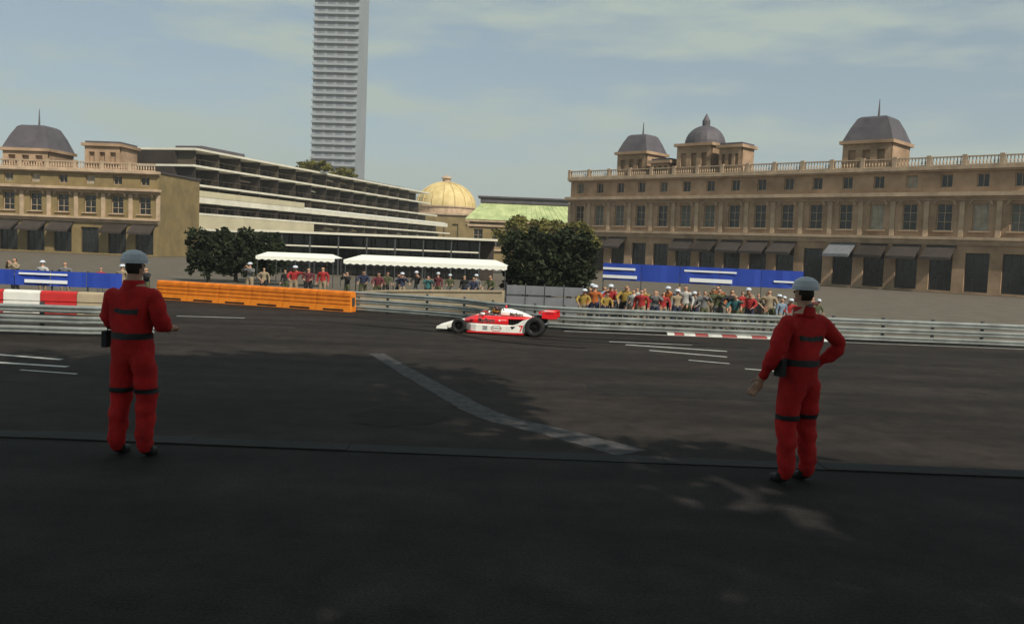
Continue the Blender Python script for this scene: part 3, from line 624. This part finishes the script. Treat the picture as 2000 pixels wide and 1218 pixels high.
# beige wall with coping
A, B2 = Vector((PX(706, 44.5), 44.5, 0)), Vector((PX(985, 42.5), 42.5, 0)); v = B2 - A
root = thing('parapet_wall', 'low beige wall behind the rail with pale coping', 'wall', A, math.atan2(v.y, v.x))
b = MB(); L = v.length
tops = [.62 + .42 * (i / 14) ** .7 for i in range(15)]
pts = [(0, 0)] + [(L * i / 14, tops[i]) for i in range(15)] + [(L, 0)]; b.prism(pts, 0, .35); b.build('wall', M['beige_wall'], root)
for i in range(14):
    x_, x2 = L * i / 14 + .008, L * (i + 1) / 14 - .008
    b = MB(); b.add([(x_, -.05, tops[i] + .003), (x2, -.05, tops[i + 1] + .003), (x2, .4, tops[i + 1] + .003), (x_, .4, tops[i] + .003), (x_, -.05, tops[i] + .09), (x2, -.05, tops[i + 1] + .09), (x2, .4, tops[i + 1] + .09), (x_, .4, tops[i] + .09)],
                    [(3, 2, 1, 0), (4, 5, 6, 7), (0, 1, 5, 4), (1, 2, 6, 5), (2, 3, 7, 6), (3, 0, 4, 7)]); b.build('coping_stone', M['beige_wall'], root)
D = 41.5; xa, xb = PX(992, D), PX(1142, D)
root = thing('hoarding', 'grey panelled hoarding in front of the dark clipped evergreens', 'hoarding', (xa, D, 0), R(-2)); w = (xb - xa) / 4
pm = MB(); pm.box(.02, w - .02, 0, .04, .15, .95); pm.box(.02, w - .02, 0, .04, 1.03, 1.45); pme = pm.mesh('panel', M['grey_panel']); fm = MB().box(-.03, .03, .0, .08, 0, 1.55).mesh('post', M['steel_post'])
for i in range(4): link('panel', pme, root, (w * i, 0, 0))
for i in range(5): link('post', fm, root, (w * i, .042, 0))

# ------------------------------------------------------------------ people
def skin_mesh(name, J, E, lvl=2):
    me = bpy.data.meshes.new('tmp'); me.from_pydata([j[0] for j in J], E, [])
    o = bpy.data.objects.new('tmp', me); COL.objects.link(o)
    md = o.modifiers.new('s', 'SKIN'); md.use_smooth_shade = True; md.branch_smoothing = .6
    sv = me.skin_vertices[0].data
    for i, j in enumerate(J):
        r = j[1]; sv[i].radius = r if isinstance(r, tuple) else (r, r)
    sv[0].use_root = True
    ss = o.modifiers.new('u', 'SUBSURF'); ss.levels = lvl; ss.render_levels = lvl
    dg = bpy.context.evaluated_depsgraph_get(); dg.update()
    out = bpy.data.meshes.new_from_object(o.evaluated_get(dg)); out.name = name
    bpy.data.objects.remove(o); bpy.data.meshes.remove(me)
    return out
def person_mesh(name, pose, lvl=2, bulk=1.12):
    """pose: dict of joint -> (x,y,z); person faces -y; returns a single continuous body with slots 0 skin 1 top 2 trousers 3 shoes 4 hair"""
    p = {k: Vector(v) for k, v in pose.items()}
    J = []; E = []; zone = []; idx = {}
    def j(k, pos, r, z, par=None):
        if z in (1, 2): r = tuple(q * bulk for q in r) if isinstance(r, tuple) else r * bulk
        J.append((tuple(pos), r)); zone.append(z); idx[k] = len(J) - 1
        if par is not None: E.append((idx[par], idx[k]))
    j('pel', p['pel'], (.155, .115), 2)
    j('waist', p['pel'].lerp(p['chest'], .5), (.145, .105), 1, 'pel')
    j('chest', p['chest'], (.165, .115), 1, 'waist')
    j('nb', p['neck'], (.085, .075), 1, 'chest')
    hd = p['head'] - p['neck']; fw = p['face']
    j('n2', p['neck'] + hd * .4, .055, 0, 'nb')
    j('jaw', p['neck'] + hd * .72 + fw * .02, (.066, .075), 0, 'n2')
    j('skull', p['head'] + fw * .0, (.082, .098), 0, 'jaw')
    j('crown', p['head'] + hd.normalized() * .085 - fw * .01, (.06, .07), 4, 'skull')
    for s in 'lr':
        j('sh' + s, p['sh' + s], .075, 1, 'chest'); j('el' + s, p['el' + s], .052, 1, 'sh' + s)
        wr = p['wr' + s]; fo = (wr - p['el' + s]).normalized()
        j('fa' + s, p['el' + s].lerp(wr, .35), .048, 1, 'el' + s)
        j('wr' + s, wr, .032, 1, 'fa' + s); j('pa' + s, wr + fo * .075, (.040, .024), 0, 'wr' + s)
        sd_ = Vector((0, -1, 0)); sd_ = (sd_ - fo * sd_.dot(fo)).normalized(); nm = fo.cross(sd_) * (1 if s == 'l' else -1)
        for k, (off, ln) in enumerate(((-.030, .075), (-.010, .090), (.010, .098), (.030, .088))):
            k0 = 'f%d%s' % (k, s)
            j(k0, wr + fo * (.10) + sd_ * off, .011, 0, 'pa' + s); j(k0 + 'b', wr + fo * (.10 + ln * .5) + sd_ * off * 1.1 + nm * .010, .010, 0, k0)
            j(k0 + 'c', wr + fo * (.10 + ln * .9) + sd_ * off * 1.1 + nm * .032, .008, 0, k0 + 'b')
        j('t' + s, wr + fo * .055 + sd_ * .045 + nm * .012, .012, 0, 'wr' + s); j('tb' + s, wr + fo * .10 + sd_ * .062 + nm * .03, .010, 0, 't' + s)
        j('hp' + s, p['hp' + s], .098, 2, 'pel'); j('kn' + s, p['kn' + s], .066, 2, 'hp' + s)
        j('ca' + s, p['kn' + s].lerp(p['an' + s], .3) + Vector((0, .015, 0)), .062, 2, 'kn' + s)
        j('an' + s, p['an' + s], .045 if bulk < 1.2 else .056, 2, 'ca' + s); j('ft' + s, p['an' + s] + Vector((0, -.08, -.045)), (.045, .038), 3, 'an' + s); j('to' + s, p['an' + s] + Vector((0, -.18, -.055)), (.042, .030), 3, 'ft' + s)
    me = skin_mesh(name, J, E, lvl)
    segs = [(Vector(J[a][0]), Vector(J[c][0]), zone[c]) for a, c in E]
    hc = p['head']; hu = hd.normalized()
    for f in me.polygons:
        c = f.center; best = 9; z = 0
        for a, b_, zz in segs:
            ab = b_ - a; t_ = max(0, min(1, (c - a).dot(ab) / max(1e-9, ab.length_squared))); d_ = (c - (a + ab * t_)).length
            if d_ < best: best, z = d_, zz
        q = c - hc
        if q.length < .22 and q.dot(hu) > -.06:
            z = 4 if (q.dot(hu) > .055 or q.dot(fw) < -.01) else 0
        f.material_index = z; f.use_smooth = True
    # nose, brow and eye sockets pressed into the front of the head
    for vtx in me.vertices:
        q = vtx.co - hc; fwd_ = q.dot(fw); upq = q.dot(hu); lat = (q - fw * fwd_ - hu * upq).length
        if fwd_ > .05 and -.14 < upq < .06:
            if lat < .016 and -.05 < upq < .01: vtx.co += fw * .022
            elif .015 < lat < .05 and .0 < upq < .03: vtx.co -= fw * .008
    return me
def std_pose(arms='down', h=1.0, turn=0., lean=0.):
    q = dict(pel=(0, 0, .93), chest=(0, .0, 1.25), neck=(0, .0, 1.46), head=(0, -.01, 1.62), face=(0, -1, 0),
             hpl=(-.10, 0, .88), hpr=(.10, 0, .88), knl=(-.12, -.03, .49), knr=(.12, -.02, .49), anl=(-.13, .02, .09), anr=(.13, .03, .09),
             shl=(-.19, .0, 1.40), shr=(.19, .0, 1.40))
    if arms == 'down': q.update(ell=(-.25, .03, 1.12), elr=(.25, .03, 1.12), wrl=(-.27, -.05, .87), wrr=(.27, -.05, .87))
    if arms == 'front': q.update(ell=(-.26, -.02, 1.14), elr=(.26, -.02, 1.14), wrl=(-.17, -.24, 1.10), wrr=(.17, -.24, 1.10))
    if arms == 'up': q.update(ell=(-.30, -.16, 1.24), elr=(.29, -.14, 1.22), wrl=(-.12, -.24, 1.47), wrr=(.12, -.24, 1.46))
    if arms in ('lean', 'point'):
        q.update(chest=(.03, -.07, 1.22), neck=(.04, -.14, 1.42), head=(.05, -.20, 1.57), shl=(-.15, -.10, 1.36), shr=(.22, -.08, 1.36))
        q.update(ell=(-.26, -.22, 1.14), wrl=(-.20, -.44, 1.02), elr=(.29, -.20, 1.13), wrr=(.20, -.42, 1.02))
        if arms == 'point': q.update(elr=(.36, -.26, 1.30), wrr=(.40, -.50, 1.36))
    if arms == 'hip': q.update(ell=(-.40, .06, 1.17), elr=(.30, .0, 1.12), wrl=(-.22, -.05, 1.00), wrr=(.30, -.14, .90))
    return q
def eyes(parent, head=(0, -.01, 1.62)):
    for s in (-1, 1):
        b = MB(); b.lathe([(.001, -.012), (.009, -.008), (.012, 0), (.009, .008), (.001, .012)], (head[0] + s * .032, head[1] - .085, head[2] + .012), 8); b.build('eye', M['print_black'], parent)
spec_meshes = [person_mesh('person', std_pose(a), 1) for a in ('down', 'front', 'up', 'hip', 'lean', 'point')]
for me in spec_meshes:
    for m in ('skin', 'cloth_grey', 'cloth_navy', 'shoe', 'hair'): me.materials.append(M[m])
capme = MB().lathe([(.108, 0), (.110, .03), (.095, .075), (.05, .105), (.005, .112)], (0, 0, 0), 14).add([(.09 * math.cos(q), -.06 - .13 * math.sin(q), .005) for q in [math.pi * k / 8 for k in range(9)]], [tuple(range(9))]).mesh('cap', M['cap_pale'])
combos = []; cols = list(CLOTH)
rs = random.Random(11)
def spectator(x, y, z, rz, top, head, where):
    art = 'an' if top[0] in 'aeiou' else 'a'
    lab = 'spectator in %s %s top, %s, %s' % (art, top, {'dark': 'dark-haired', 'cap': 'in pale cap', 'fair': 'fair-haired'}[head], where)
    me = rs.choice(spec_meshes)
    o = link('person', me, None, (x, y, z), rz); o.scale = (1, 1, 1) if head != 'cap' else (.97, .97, .97)
    s_ = rs.uniform(.86, 1.06); w_ = s_ * rs.uniform(.98, 1.28); o.scale = (w_, w_, s_)
    tag(o, lab, 'person', 'spectators behind the rails')
    o.material_slots[1].link = 'OBJECT'; o.material_slots[1].material = M['cloth_' + top.replace(' ', '_')]
    o.material_slots[2].link = 'OBJECT'; o.material_slots[2].material = M['cloth_' + rs.choice(['navy', 'grey', 'black', 'beige', 'olive'])]
    if head == 'fair': o.material_slots[4].link = 'OBJECT'; o.material_slots[4].material = M['hair_fair']
    if head == 'cap': link('cap', capme, o, (.05, -.195, 1.605) if me in spec_meshes[4:] else (0, -.005, 1.655))
    return o
used = set(); hd_cycle = ['dark', 'cap', 'fair']
pool = ['red', 'red', 'red', 'orange', 'beige', 'beige', 'grey', 'grey', 'white', 'white', 'black', 'navy', 'olive', 'maroon', 'mustard', 'pale blue', 'teal', 'black']
for i in range(46):
    px = 1143 + (i % 23) * (470 / 23) + rs.uniform(-9, 9); d_ = (38.0 if i < 23 else 40.2) + rs.uniform(0, 1.5)
    zone = 'near the grey hoarding' if px < 1290 else 'at mid banner' if px < 1440 else 'by the banner end'
    row = 'in front row' if i < 23 else 'in back row'
    while True:
        top, hd_ = rs.choice(pool), rs.choice(['dark', 'dark', 'fair', 'cap', 'dark'])
        if (top, hd_, zone, row) not in used: used.add((top, hd_, zone, row)); break
    spectator(PX(px, d_), d_, 0, rs.uniform(-.9, .9), top, hd_, zone + ' ' + row)
order_m = ['black', 'navy', 'maroon', 'olive', 'grey', 'navy', 'black', 'teal', 'maroon', 'olive', 'black', 'navy', 'grey', 'olive']; seen = {}
for i, top in enumerate(order_m):
    px = 690 + i * 21 + rs.uniform(-10, 10); d_ = 46.5 + rs.uniform(0, 4)
    k = seen.get(top, 0); seen[top] = k + 1
    spectator(PX(px, d_), d_, 0, rs.uniform(-.6, .6), top, hd_cycle[k % 3], 'by the long canopy')
for i, (top, px) in enumerate((('red', 575), ('maroon', 602), ('red', 628), ('grey', 480), ('beige', 505), ('black', 545))):
    spectator(PX(px, 48), 48 + i * .3, 0, rs.uniform(-.5, .5), top, hd_cycle[(i + 1) % 3 if i != 2 else 2], 'behind the orange barrier')
for i, (top, px) in enumerate((('beige', 30), ('white', 75), ('grey', 128), ('red', 190), ('beige', 240), ('black', 280))):
    spectator(PX(px, 41.5), 41.5 + .4 * (i % 2), 0, rs.uniform(-.5, .5), top, hd_cycle[i % 3], 'behind the left banner')

# marshals in red on the terrace, backs to the camera
def marshal(label, px, arms, rz, lean=0.):
    q = std_pose(arms); me = person_mesh('person', q, 2, 1.38)
    wr = random.Random(px)
    for v in me.vertices:
        if .12 < v.co.z < 1.45:
            c_ = v.co; k = .006 * math.sin(c_.z * 31 + 5 * c_.x + 2 * math.sin(c_.y * 19)) + .005 * math.sin(c_.z * 57 - 13 * c_.x + c_.y * 21); v.co += v.normal * k
    for m in ('skin', 'overall_red', 'overall_red', 'shoe', 'hair'): me.materials.append(M[m])
    o = link('person', me, None, (PX(px, 7.75), 7.75, TZ - .012), rz); o.scale = (1.03,) * 3
    tag(o, label, 'person', 'marshals in red')
    link('cap', capme, o, (0, -.005, 1.655)); eyes(o)
    def band(x, y, z, r_, h, nm):
        b = MB(); b.lathe([(r_, -h / 2), (r_, -h / 6), (r_, h / 6), (r_, h / 2)], (x, y, z), 36)
        q_ = b.build(nm, M['belt'], o, smooth=True); sw = q_.modifiers.new('wrap', 'SHRINKWRAP'); sw.target = o; sw.wrap_method = 'NEAREST_SURFACEPOINT'; sw.wrap_mode = 'ABOVE_SURFACE'; sw.offset = .007
    cl_ = MB(); cl_.lathe([(.098, 0), (.088, .045), (.082, .075), (.07, .078), (.075, .03)], (0, .0, 1.435), 18); cl_.build('collar', M['overall_red'], o, smooth=True)
    band(0, 0, 1.045, .15, .055, 'belt'); band(0, 0, 1.25, .12, .04, 'chest_band')
    for s in (-1, 1): band(s * .12, -.015, .58, .09, .04, 'leg_band')
    b = MB(); b.box(.22, .27, -.04, .05, .93, 1.07); b.tube([(.245, 0, 1.07), (.245, 0, 1.24)], .006, 6); b.build('radio', M['belt'], o, bevel=.008)
    return o
marshal('marshal in red overalls and pale cap at the right, hand on hip', 1578, 'hip', R(180 + 28))
marshal('marshal in red overalls and pale cap at the left, arms folded forward', 262, 'front', R(180 - 12))

# ------------------------------------------------------------------ the racing car
A = G(895, 650); B2 = G(1043, 658); ang = math.atan2(B2.y - A.y, B2.x - A.x); k_ = (B2 - A).length / 2.74
car = thing('racing_car', 'red and white single-seater racing car number 7 on the road', 'racing car', (0, 0, 0), ang); car.scale = (k_,) * 3
nrm = Vector((-math.sin(ang), math.cos(ang), 0)); car.location = A + nrm * .74 * k_
# local: x rearward (front axle 0, rear axle 2.74), y away from the camera, z up
def ring(x, hw, z0, z1, ch=.05, tw=None):
    tw = hw if tw is None else tw; m = min(ch, (z1 - z0) * .4)
    return [(x, -hw, z0 + m * .6), (x, -hw, (z0 + z1) / 2), (x, -tw, z1 - m), (x, -tw + m, z1 - m * .3), (x, -tw + m * 2, z1), (x, tw - m * 2, z1), (x, tw - m, z1 - m * .3), (x, tw, z1 - m), (x, hw, (z0 + z1) / 2), (x, hw, z0 + m * .6), (x, hw - m, z0), (x, -hw + m, z0)]
b = MB(); b.loft([ring(-.86, .26, .13, .19, .02), ring(-.74, .30, .115, .26, .03), ring(-.5, .32, .11, .34, .04), ring(-.25, .33, .10, .42, .05), ring(.0, .34, .09, .47, .06), ring(.2, .36, .09, .50, .06)])
nose = b.build('nose', M['car_white'], car, bevel=.01)
for s in (-1, 1):
    w_ = MB(); w_.prism([(-.80, .15), (-.74, .175), (-.60, .20), (-.46, .225), (-.46, .21), (-.62, .17), (-.76, .135)], s * .30, s * .66); w_.build('front_wing', M['car_white'], car)
    w_ = MB(); w_.prism([(-.84, .12), (-.80, .22), (-.44, .27), (-.42, .12)], s * .662, s * .675); w_.build('wing_endplate', M['car_white'], car)
# lower side pods, white, slab sided
b = MB(); b.loft([ring(.22, .40, .09, .37, .03), ring(.42, .60, .085, .372, .03), ring(.62, .68, .08, .372, .03), ring(1.9, .68, .085, .366, .03), ring(2.36, .66, .09, .36, .03)])
low = b.build('side_pod', M['car_white'], car, bevel=.008)
for s in (-1, 1):
    b = MB(); b.prism([(1.93, .367), (2.12, .43), (2.30, .555), (2.56, .645), (2.56, .60), (2.46, .40), (2.38, .12), (2.361, .12), (2.361, .367)], s * .64, s * .665); b.build('rear_flank', M['car_white'], car)
b = MB(); b.box(.3, 2.36, -.70, .70, .05, .081); b.build('floor_edge', M['car_red'], car)
# upper tub, red
b = MB(); b.loft([ring(.12, .34, .372, .50, .04, .30), ring(.30, .50, .374, .575, .05, .40), ring(.52, .62, .374, .655, .05, .46), ring(.80, .66, .374, .655, .05, .56), ring(1.42, .66, .374, .66, .05, .58), ring(1.78, .66, .37, .655, .05, .58)])
tub = b.build('cockpit_tub', M['car_red'], car, bevel=.008)
b = MB(); b.loft([ring(1.781, .66, .56, .655, .04, .58), ring(2.3, .60, .57, .648, .03, .5), ring(2.6, .45, .585, .64, .02, .38)]); b.build('rear_deck', M['car_red'], car, bevel=.006)
# flat black oval painted for the shade inside the cockpit, and windscreen
b = MB(); b.loft([[(x, hw * math.cos(q), z + .0) for q in (0, math.pi * .5, math.pi, math.pi * 1.5)] for x, hw, z in ((.72, .10, .664), (.95, .24, .668), (1.2, .27, .67), (1.42, .24, .672))])
b = MB(); ov = [(1.08 + .36 * math.cos(2 * math.pi * k / 24), .27 * math.sin(2 * math.pi * k / 24)) for k in range(24)]
b.add([(x, y, .663) for x, y in ov], [tuple(range(24))]); b.build('cockpit_shade', M['print_black'], car)
b = MB(); scr = []
for k in range(9):
    q = math.pi * (k / 8 - .5); scr.append(((.80 - .22 * math.cos(q)), .30 * math.sin(q)))
b.add([(x, y, .655) for x, y in scr] + [(x + .13, y * .9, .79) for x, y in scr], [(i, i + 1, i + 10, i + 9) for i in range(8)]); b.build('windscreen', M['screen_tint'], car, smooth=True)
for s in (-1, 1):
    mr = MB(); mr.lathe([(.001, -.1), (.05, -.09), (.058, 0), (.05, .08), (.03, .085)], (0, 0, 0), 12); mr.v = [(.84 + y * .9, s * .56 + x * 1.2, .72 + z * .85) for x, y, z in [(q[0], q[2], q[1]) for q in mr.v]]
    m_ = mr.build('mirror', M['car_white'], car, smooth=True); MB().tube([(.84, s * .5, .64), (.84, s * .55, .70)], .012, 6).build('mirror_stalk', M['engine_black'], m_)
# engine cover, white, tapering to the tail
b = MB(); b.loft([ring(1.44, .23, .65, .90, .07, .15), ring(1.52, .25, .65, .925, .07, .15), ring(1.8, .26, .645, .91, .07, .14), ring(2.05, .25, .64, .86, .06, .13), ring(2.3, .21, .64, .78, .05, .11), ring(2.55, .12, .64, .68, .02, .06)])
cov = b.build('engine_cover', M['car_white'], car, bevel=.01)
b = MB(); b.tube([(1.50, -.17, .66), (1.54, -.14, .9), (1.56, -.06, .985), (1.56, .06, .985), (1.54, .14, .9), (1.50, .17, .66)], .022, 8); b.build('roll_hoop', M['chrome'], car, smooth=True)
b = MB(); b.lathe([(.001, 0), (.035, .01), (.045, .05), (.035, .085), (.012, .11), (.001, .115)], (1.60, -.04, .93), 10); b.build('air_valve', M['car_red'], car, smooth=True)
b = MB(); b.tube([(1.66, .05, .91), (1.66, .05, 1.05), (1.70, .05, 1.06)], .018, 6); b.build('camera_mast', M['engine_black'], car)
# engine, exhausts, gearbox
b = MB(); b.box(1.79, 2.45, -.40, .40, .15, .56); b.box(2.45, 2.95, -.16, .16, .18, .44)
for i in range(6): b.box(1.83 + .1 * i, 1.88 + .1 * i, -.60, -.40, .38, .52); b.box(1.83 + .1 * i, 1.88 + .1 * i, .40, .60, .38, .52)
b.box(1.80, 2.3, -.62, .62, .367, .385); b.build('engine', M['engine_black'], car, bevel=.008)
for s in (-1, 1): MB().tube([(1.95, s * .36, .46), (2.4, s * .34, .44), (2.8, s * .24, .42), (3.15, s * .22, .43)], [.04, .045, .05, .055], 10).build('exhaust', M['chrome'], car, smooth=True)
# wheels
def wheel(x, y, r, w_, s):
    t_ = MB(); h = w_ / 2; c_ = .045
    t_.lathe([(r * .55, -h + .02), (r * .62, -h), (r * .86, -h - .012), (r * .95, -h + .004), (r - .012, -h + c_ * .6), (r, -h + c_ * 1.5), (r, h - c_ * 1.5), (r - .012, h - c_ * .6), (r * .95, h - .004), (r * .86, h + .012), (r * .62, h), (r * .55, h - .02), (r * .55, -h + .02)], (0, 0, 0), 40, 'y')
    root_ = t_.build('wheel', M['rubber'], car, (x, y, r), smooth=True)
    q = MB(); f = -h + .03 if s < 0 else h - .03; e_ = -1 if s < 0 else 1
    q.lathe([(r * .56, f), (r * .52, f - e_ * .01), (r * .47, f - e_ * .07), (r * .2, f - e_ * .08), (r * .18, f - e_ * .01), (r * .05, f), (.001, f)], (0, 0, 0), 28, 'y')
    for k in range(6):
        a_ = k * math.pi / 3; mt = Matrix.Rotation(a_, 4, 'Y'); q.box(r * .16, r * .5, f - e_ * .06 - .012, f - e_ * .06 + .012, -.022, .022, mt)
    q.build('rim', M['rim'], root_)
wheel(0, -.66, .262, .26, -1); wheel(0, .66, .262, .26, 1); wheel(2.74, -.58, .345, .42, -1); wheel(2.74, .58, .345, .42, 1)
b = MB()
for s in (-1, 1):
    for x, z in ((-.12, .36), (.14, .36), (-.10, .17), (.16, .17)): b.tube([(x, s * .28, z), (0.0, s * .54, z - .02)], .014, 6)
    for x, z in ((2.5, .42), (2.95, .40), (2.5, .2), (2.9, .2)): b.tube([(x, s * .14, z), (2.74, s * .40, z)], .016, 6)
b.build('suspension', M['engine_black'], car)
# rear wing
rw = MB(); rw.prism([(2.93, .86), (2.98, .885), (3.12, .875), (3.38, .86), (3.38, .845), (3.1, .845), (2.96, .845)], -.50, .50); rwo = rw.build('rear_wing', M['car_white'], car)
MB().prism([(3.36, .868), (3.50, .915), (3.50, .90), (3.38, .852)], -.50, .50).build('wing_flap', M['car_red'], rwo)
for s in (-1, 1): MB().prism([(2.96, .66), (2.98, .90), (3.5, .915), (3.52, .66), (3.30, .64)], s * .503, s * .52).build('wing_endplate', M['car_red'], rwo)
MB().prism([(2.86, .40), (3.05, .40), (3.25, .85), (3.08, .85)], -.02, .02).build('wing_strut', M['engine_black'], rwo)
MB().box(2.84, 2.96, -.48, .48, .80, .885).build('wing_slat', M['car_red'], rwo)

# lettering and emblems, near side and far side
def text(s, size, sx, mat_, parent, x, y, z, off=0., ext=.0015, shear=0., name='lettering', flip=False, tilt=0.):
    cu = bpy.data.curves.new('t', 'FONT'); cu.body = s; cu.size = size; cu.align_x = 'CENTER'; cu.align_y = 'CENTER'; cu.offset = off; cu.extrude = ext; cu.shear = shear; cu.resolution_u = 3
    o = bpy.data.objects.new('t', cu); COL.objects.link(o); dg = bpy.context.evaluated_depsgraph_get(); dg.update()
    me = bpy.data.meshes.new_from_object(o.evaluated_get(dg)); bpy.data.objects.remove(o); me.materials.clear(); me.materials.append(mat_)
    q = link(name, me, parent, (x, y, z)); q.rotation_euler = (R(90) - tilt, 0, math.pi if flip else 0); q.scale = (sx, 1, 1); return q
for s in (-1, 1):
    fl = s > 0
    text('Marlboro', .235, .66, M['print_white'], tub, 1.0, s * .664, .505, .009, name='lettering', flip=fl)
    text('Marlboro', .235, .66, M['print_black'], tub, 1.0, s * .667, .505, .006, name='lettering', flip=fl)
    tl = math.atan2(.09, .22)
    q = text('Marlboro', .155, .82, M['print_black'], cov, 2.02 if not fl else 1.98, s * .262, .735, .004, flip=fl)
    q.rotation_euler = (R(90) - R(9), 0, R(4) if not fl else math.pi - R(4))
    # red tub details: small crest, white line of print
    b = MB(); b.box(.40, .425, s * .575 - .004, s * .575 + .004, .45, .52); b.box(.445, .47, s * .60 - .004, s * .60 + .004, .45, .52); b.build('crest', M['print_black'], tub)
    b = MB(); b.box(1.44, 1.50, s * .662 - .002, s * .662 + .002, .49, .55); b.box(1.52, 1.72, s * .662 - .002, s * .662 + .002, .525, .54); b.build('print_line', M['print_white'], tub)
    # fuel company hexagon, tyre mark, chevron, number
    Y = s * .683
    def hexp(cx, cz, w_, h_): return [(cx - w_ / 2, cz), (cx - w_ * .3, cz + h_ / 2), (cx + w_ * .3, cz + h_ / 2), (cx + w_ / 2, cz), (cx + w_ * .3, cz - h_ / 2), (cx - w_ * .3, cz - h_ / 2)]
    b = MB(); b.prism(hexp(1.36, .235, .40, .20), Y - .001, Y + .001); b.build('emblem', M['print_black'], low)
    b = MB(); b.prism([(1.36 - .2, .225), (1.36 - .12, .135), (1.36 + .12, .135), (1.36 + .2, .225)], Y + s * .002 - .001, Y + s * .002 + .001); b.build('emblem_lower', M['print_red'], low)
    b = MB(); b.prism(hexp(1.36, .235, .37, .165), Y + s * .004 - .001, Y + s * .004 + .001); b.build('emblem_field', M['print_white'], low)
    text('TEXACO', .092, .95, M['print_black'], low, 1.36, Y + s * .0065, .235, .0015, flip=fl)
    b = MB(); b.box(.86, 1.04, Y - .001, Y + .001, .25, .30); b.box(.90, 1.04, Y - .001, Y + .001, .225, .24); b.box(.86, 1.04, Y - .001, Y + .001, .165, .212); b.build('small_mark', M['grey_panel'], low)
    b = MB(); b.prism([(1.86, .33), (2.06, .33), (1.93, .21)], Y - s * .002 - .001, Y - s * .002 + .001); b.build('chevron', M['print_black'], low)
    text('7', .30, .9, M['print_red'], low, 2.25, s * .6695, .25, .01, ext=.004, flip=fl, name='race_number')
    text('Marlboro', .085, .8, M['print_red'] if False else M['print_black'], rwo, 3.24, s * .523, .845, .0, flip=fl)

# driver, seated in the cockpit, in dark helmet with gold
dp = dict(pel=(0, 0, .20), chest=(0, .16, .42), neck=(0, .20, .55), head=(0, .19, .70), face=(0, -1, 0), hpl=(-.10, -.02, .20), hpr=(.10, -.02, .20), knl=(-.11, -.40, .36), knr=(.11, -.40, .36),
          anl=(-.09, -.80, .20), anr=(.09, -.80, .20), shl=(-.18, .17, .49), shr=(.18, .17, .49), ell=(-.24, -.04, .37), elr=(.24, -.04, .37), wrl=(-.12, -.26, .44), wrr=(.12, -.26, .44))
me = person_mesh('person', dp, 1)
for m in ('skin', 'cloth_white', 'cloth_white', 'shoe', 'hair'): me.materials.append(M[m])
drv = link('person', me, None)
drv.matrix_world = Matrix.Translation(car.location) @ Matrix.Rotation(ang, 4, 'Z') @ Matrix.Scale(k_, 4) @ Matrix.Translation((1.05, 0, .14)) @ Matrix.Rotation(R(-90), 4, 'Z')
tag(drv, 'racing driver seated in the cockpit, dark helmet with a gold visor', 'person')
b = MB(); b.lathe([(.085, -.15), (.125, -.135), (.142, -.08), (.148, 0), (.14, .06), (.11, .11), (.06, .14), (.001, .148)], (0, .185, .715), 24); hl = b.build('helmet', M['helmet_dark'], drv, smooth=True)
b = MB()
for zz0, zz1 in ((-.02, .045),):
    n_ = 16
    def hv(q, z): r_ = .152; return (r_ * math.sin(q), .185 - r_ * math.cos(q), .715 + z)
    b.add([hv(R(-80 + 160 * k / n_), zz0) for k in range(n_ + 1)] + [hv(R(-80 + 160 * k / n_), zz1) for k in range(n_ + 1)], [(i, i + 1, n_ + 2 + i, n_ + 1 + i) for i in range(n_)])
b.build('visor', M['gold'], hl, smooth=True)
b = MB(); b.lathe([(.149, -.075), (.151, -.065), (.152, -.055), (.149, -.045)], (0, .185, .715), 24); b.build('helmet_band', M['gold'], hl, smooth=True)

# ------------------------------------------------------------------ summer haze over the whole place
hz = bpy.data.materials.new('haze'); hz.use_nodes = True; t = hz.node_tree; t.nodes.clear()
ho = t.nodes.new('ShaderNodeOutputMaterial'); pv = t.nodes.new('ShaderNodeVolumePrincipled')
pv.inputs['Color'].default_value = (.86, .90, .92, 1); pv.inputs['Density'].default_value = .00035; pv.inputs['Anisotropy'].default_value = .1
t.links.new(pv.outputs[0], ho.inputs['Volume'])
tag(MB().box(-1700, 1700, -120, 2100, -1.03, 133).build('haze', hz), kind='stuff')
bpy.context.view_layer.update()
